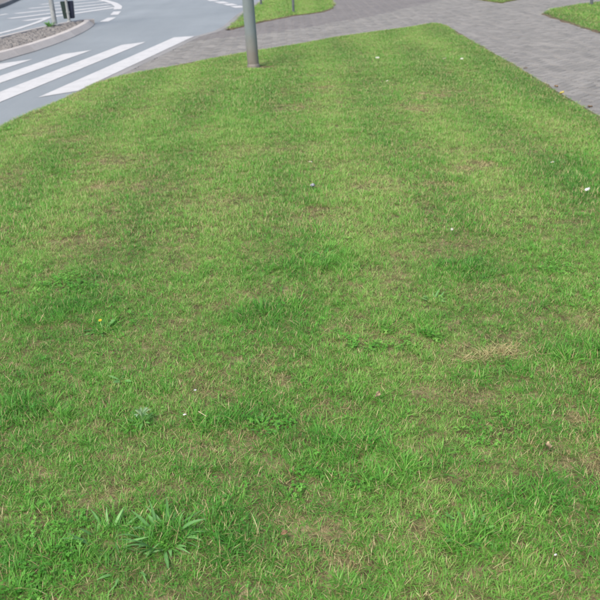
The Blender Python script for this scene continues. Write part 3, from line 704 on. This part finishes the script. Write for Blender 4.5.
# ------------------------------------------------------------------ small things lying on the lawn
M_WHITE = mat_simple('white_petal', (0.55, 0.55, 0.53), 0.7, 0.3, 0.06, 60, trans=0.15)
M_FEATHER = mat_simple('grey_white_stone', (0.17, 0.18, 0.19), 0.8, 0.3, 0.8, 60)
M_PAPER = mat_simple('white_scrap', (0.40, 0.41, 0.40), 0.7, 0.3, 0.25, 90)
M_DEAD = mat_simple('dead_leaf', (0.20, 0.135, 0.075), 0.8, 0.2, 0.45, 60, trans=0.1)
M_BEIGE = mat_simple('beige_leaf', (0.30, 0.235, 0.14), 0.8, 0.2, 0.45, 60, trans=0.1)
M_YLEAF = mat_simple('yellow_leaf', (0.40, 0.34, 0.10), 0.7, 0.3, 0.15, 60, trans=0.1)
M_STRAW = mat_simple('straw', (0.40, 0.35, 0.21), 0.7, 0.2, 0.15, 60)
def daisy(label, x, y, r=0.014, h=0.06, group=None):
    t = thing('daisy', label, 'flower', (x, y, height(x, y)), (random.gauss(0, .2) + 0.25, random.gauss(0, .2), random.random() * 6), group)
    v, f = tube([(0.0012, 0), (0.0012, h)], 6); obj('stem', mesh('stem', v, f, True), t, M_STEM)
    V, F = [], []
    for k in range(15):
        a = 6.2832 * k / 15; c_, s_ = math.cos(a), math.sin(a); i0 = len(V)
        for u, w in ((0.2, 0.0), (0.7, 0.18), (1.0, 0.08), (1.0, -0.08), (0.7, -0.18)): V.append((r * (u * c_ - w * s_), r * (u * s_ + w * c_), h + 0.003 * (k % 2) + 0.15 * r * u))
        F.append(tuple(range(i0, i0 + 5)))
    obj('petals', mesh('petals', V, F), t, M_WHITE)
    v, f = tube([(r * 0.32, h), (r * 0.3, h + 0.003), (r * 0.12, h + 0.005)], 10); obj('flower_centre', mesh('flower_centre', v, f, True), t, M_YELLOW)
for lb, x, y, r in (('white daisy in the far lawn, the one nearest the thick metal post', 1.25, 11.39, 0.034), ('white daisy in the far lawn, between the thick post and the path', 2.18, 11.05, 0.024),
                    ('small white daisy just beside another one near the path edge', 2.41, 10.99, 0.022), ('white daisy in the far lawn, nearest the yellow leaf by the path', 2.69, 9.22, 0.022),
                    ('tiny daisy in the far lawn, next towards the viewer from the one by the post', 1.17, 9.39, 0.018),
                    ('tiny daisy in the mid lawn above the large white scrap', 1.93, 5.47, 0.015), ('tiny daisy in the mid lawn above the dark lush patch', 0.91, 4.17, 0.008),
                    ('tiny white daisy just above the grey and white stone', 0.11, 5.71, 0.014), ('tiny daisy low on the lawn edge, nearest below the path corner', 2.5, 6.35, 0.016)):
    daisy(lb, x, y, r)
def scrap(name, label, cat, x, y, L, w, mat, rz, tilt=0.2, z=0.03, crumple=0.35, n=6):
    V, F = [], []
    for i in range(n + 1):
        t_ = i / n; ww = w / 2 * (math.sin(math.pi * (0.08 + 0.84 * t_)) ** 0.7) * random.uniform(0.55, 1.15)
        for j in (-1, -0.5, 0, 0.5, 1):
            V.append((L * (t_ - 0.5), ww * j * random.uniform(0.85, 1.1), crumple * w * (abs(j) * 0.9 + random.uniform(-0.6, 0.6))))
    for i in range(n):
        for j in range(4): F.append((5 * i + j, 5 * i + j + 1, 5 * i + j + 6, 5 * i + j + 5))
    m = mesh(name, V, F, True); bm = bmesh.new(); bm.from_mesh(m)
    bmesh.ops.solidify(bm, geom=bm.faces[:], thickness=0.0012); bm.to_mesh(m); bm.free()
    o = obj(name, m, None, mat, (x, y, height(x, y) + z), (tilt, random.gauss(0, .15), rz)); return tag(o, label, cat)
scrap('paper_scrap', 'curled white scrap in the grass near the right edge of the lawn', 'litter', 1.95, 4.83, 0.036, 0.026, M_PAPER, 0.2, 0.5, 0.035)
scrap('paper_scrap', 'tiny white scrap in the grass above the thin straw', 'litter', -0.42, 2.49, 0.012, 0.009, M_PAPER, 0.7, 0.3, 0.04)
scrap('paper_scrap', 'tiny pale scrap beside the thin straw, to the left of it', 'litter', -0.44, 2.33, 0.013, 0.008, M_PAPER, 0.1, 0.3, 0.038)
scrap('paper_scrap', 'tiny white scrap near the bottom right corner of the lawn', 'litter', 0.68, 1.56, 0.009, 0.006, M_PAPER, 0.3, 0.3, 0.04)
scrap('fallen_leaf', 'dry beige leaf lying in the middle of the near lawn', 'leaf', 0.28, 2.42, 0.026, 0.017, M_BEIGE, 0.9, 0.5, 0.03, crumple=0.7)
scrap('fallen_leaf', 'dry beige leaf right of the plantains, farthest right of the near leaves', 'leaf', 0.82, 2.07, 0.024, 0.016, M_BEIGE, 2.0, 0.5, 0.022, crumple=0.7)
scrap('fallen_leaf', 'orange-brown leaf at the bottom of the lawn, closest to the viewer', 'leaf', -0.07, 1.70, 0.022, 0.015, M_DEAD, 0.4, 0.5, 0.028, crumple=0.7)
scrap('fallen_leaf', 'bright yellow leaf on the border between lawn and path', 'leaf', 2.93, 8.31, 0.06, 0.045, M_YLEAF, 0.4, 0.3, 0.035)
for lb, x, y in (('brown leaf on the path edge, farthest along from the yellow leaf', 3.14, 10.4), ('brown leaf on the path edge just beyond the yellow leaf', 3.08, 8.95), ('brown leaf on the path edge just before the yellow leaf', 3.04, 7.75)):
    scrap('fallen_leaf', lb, 'leaf', x, y, 0.05, 0.035, M_DEAD, random.random() * 3, 0.1, -0.005)
bm = bmesh.new(); bmesh.ops.create_icosphere(bm, subdivisions=3, radius=0.015)
for w in bm.verts:
    q = w.co.normalized(); k = 1 + 0.18 * math.sin(5 * q.x + 1) * math.cos(4 * q.y) + 0.12 * math.sin(9 * q.z + 3 * q.x)
    w.co = Vector((w.co.x * 1.15 * k, w.co.y * 0.9 * k, w.co.z * 0.7 * k))
m = bpy.data.meshes.new('pebble'); bm.to_mesh(m); bm.free(); m.polygons.foreach_set('use_smooth', [True] * len(m.polygons))
tag(obj('pebble', m, None, M_FEATHER, (0.12, 5.2, height(0.12, 5.2) + 0.03), (0.2, 0, 0.6)), 'small grey and white stone lying alone in the mid lawn', 'stone')
tag(obj('straw_stalk', mesh('straw_stalk', *tube([(0.0015, -0.03), (0.0013, 0.0), (0.0010, 0.03)], 6)), None, M_STRAW, (-0.375, 2.33, height(-0.375, 2.33) + 0.04), (R(80), 0, R(35))),
    'single thin pale straw lying on the near lawn', 'straw')
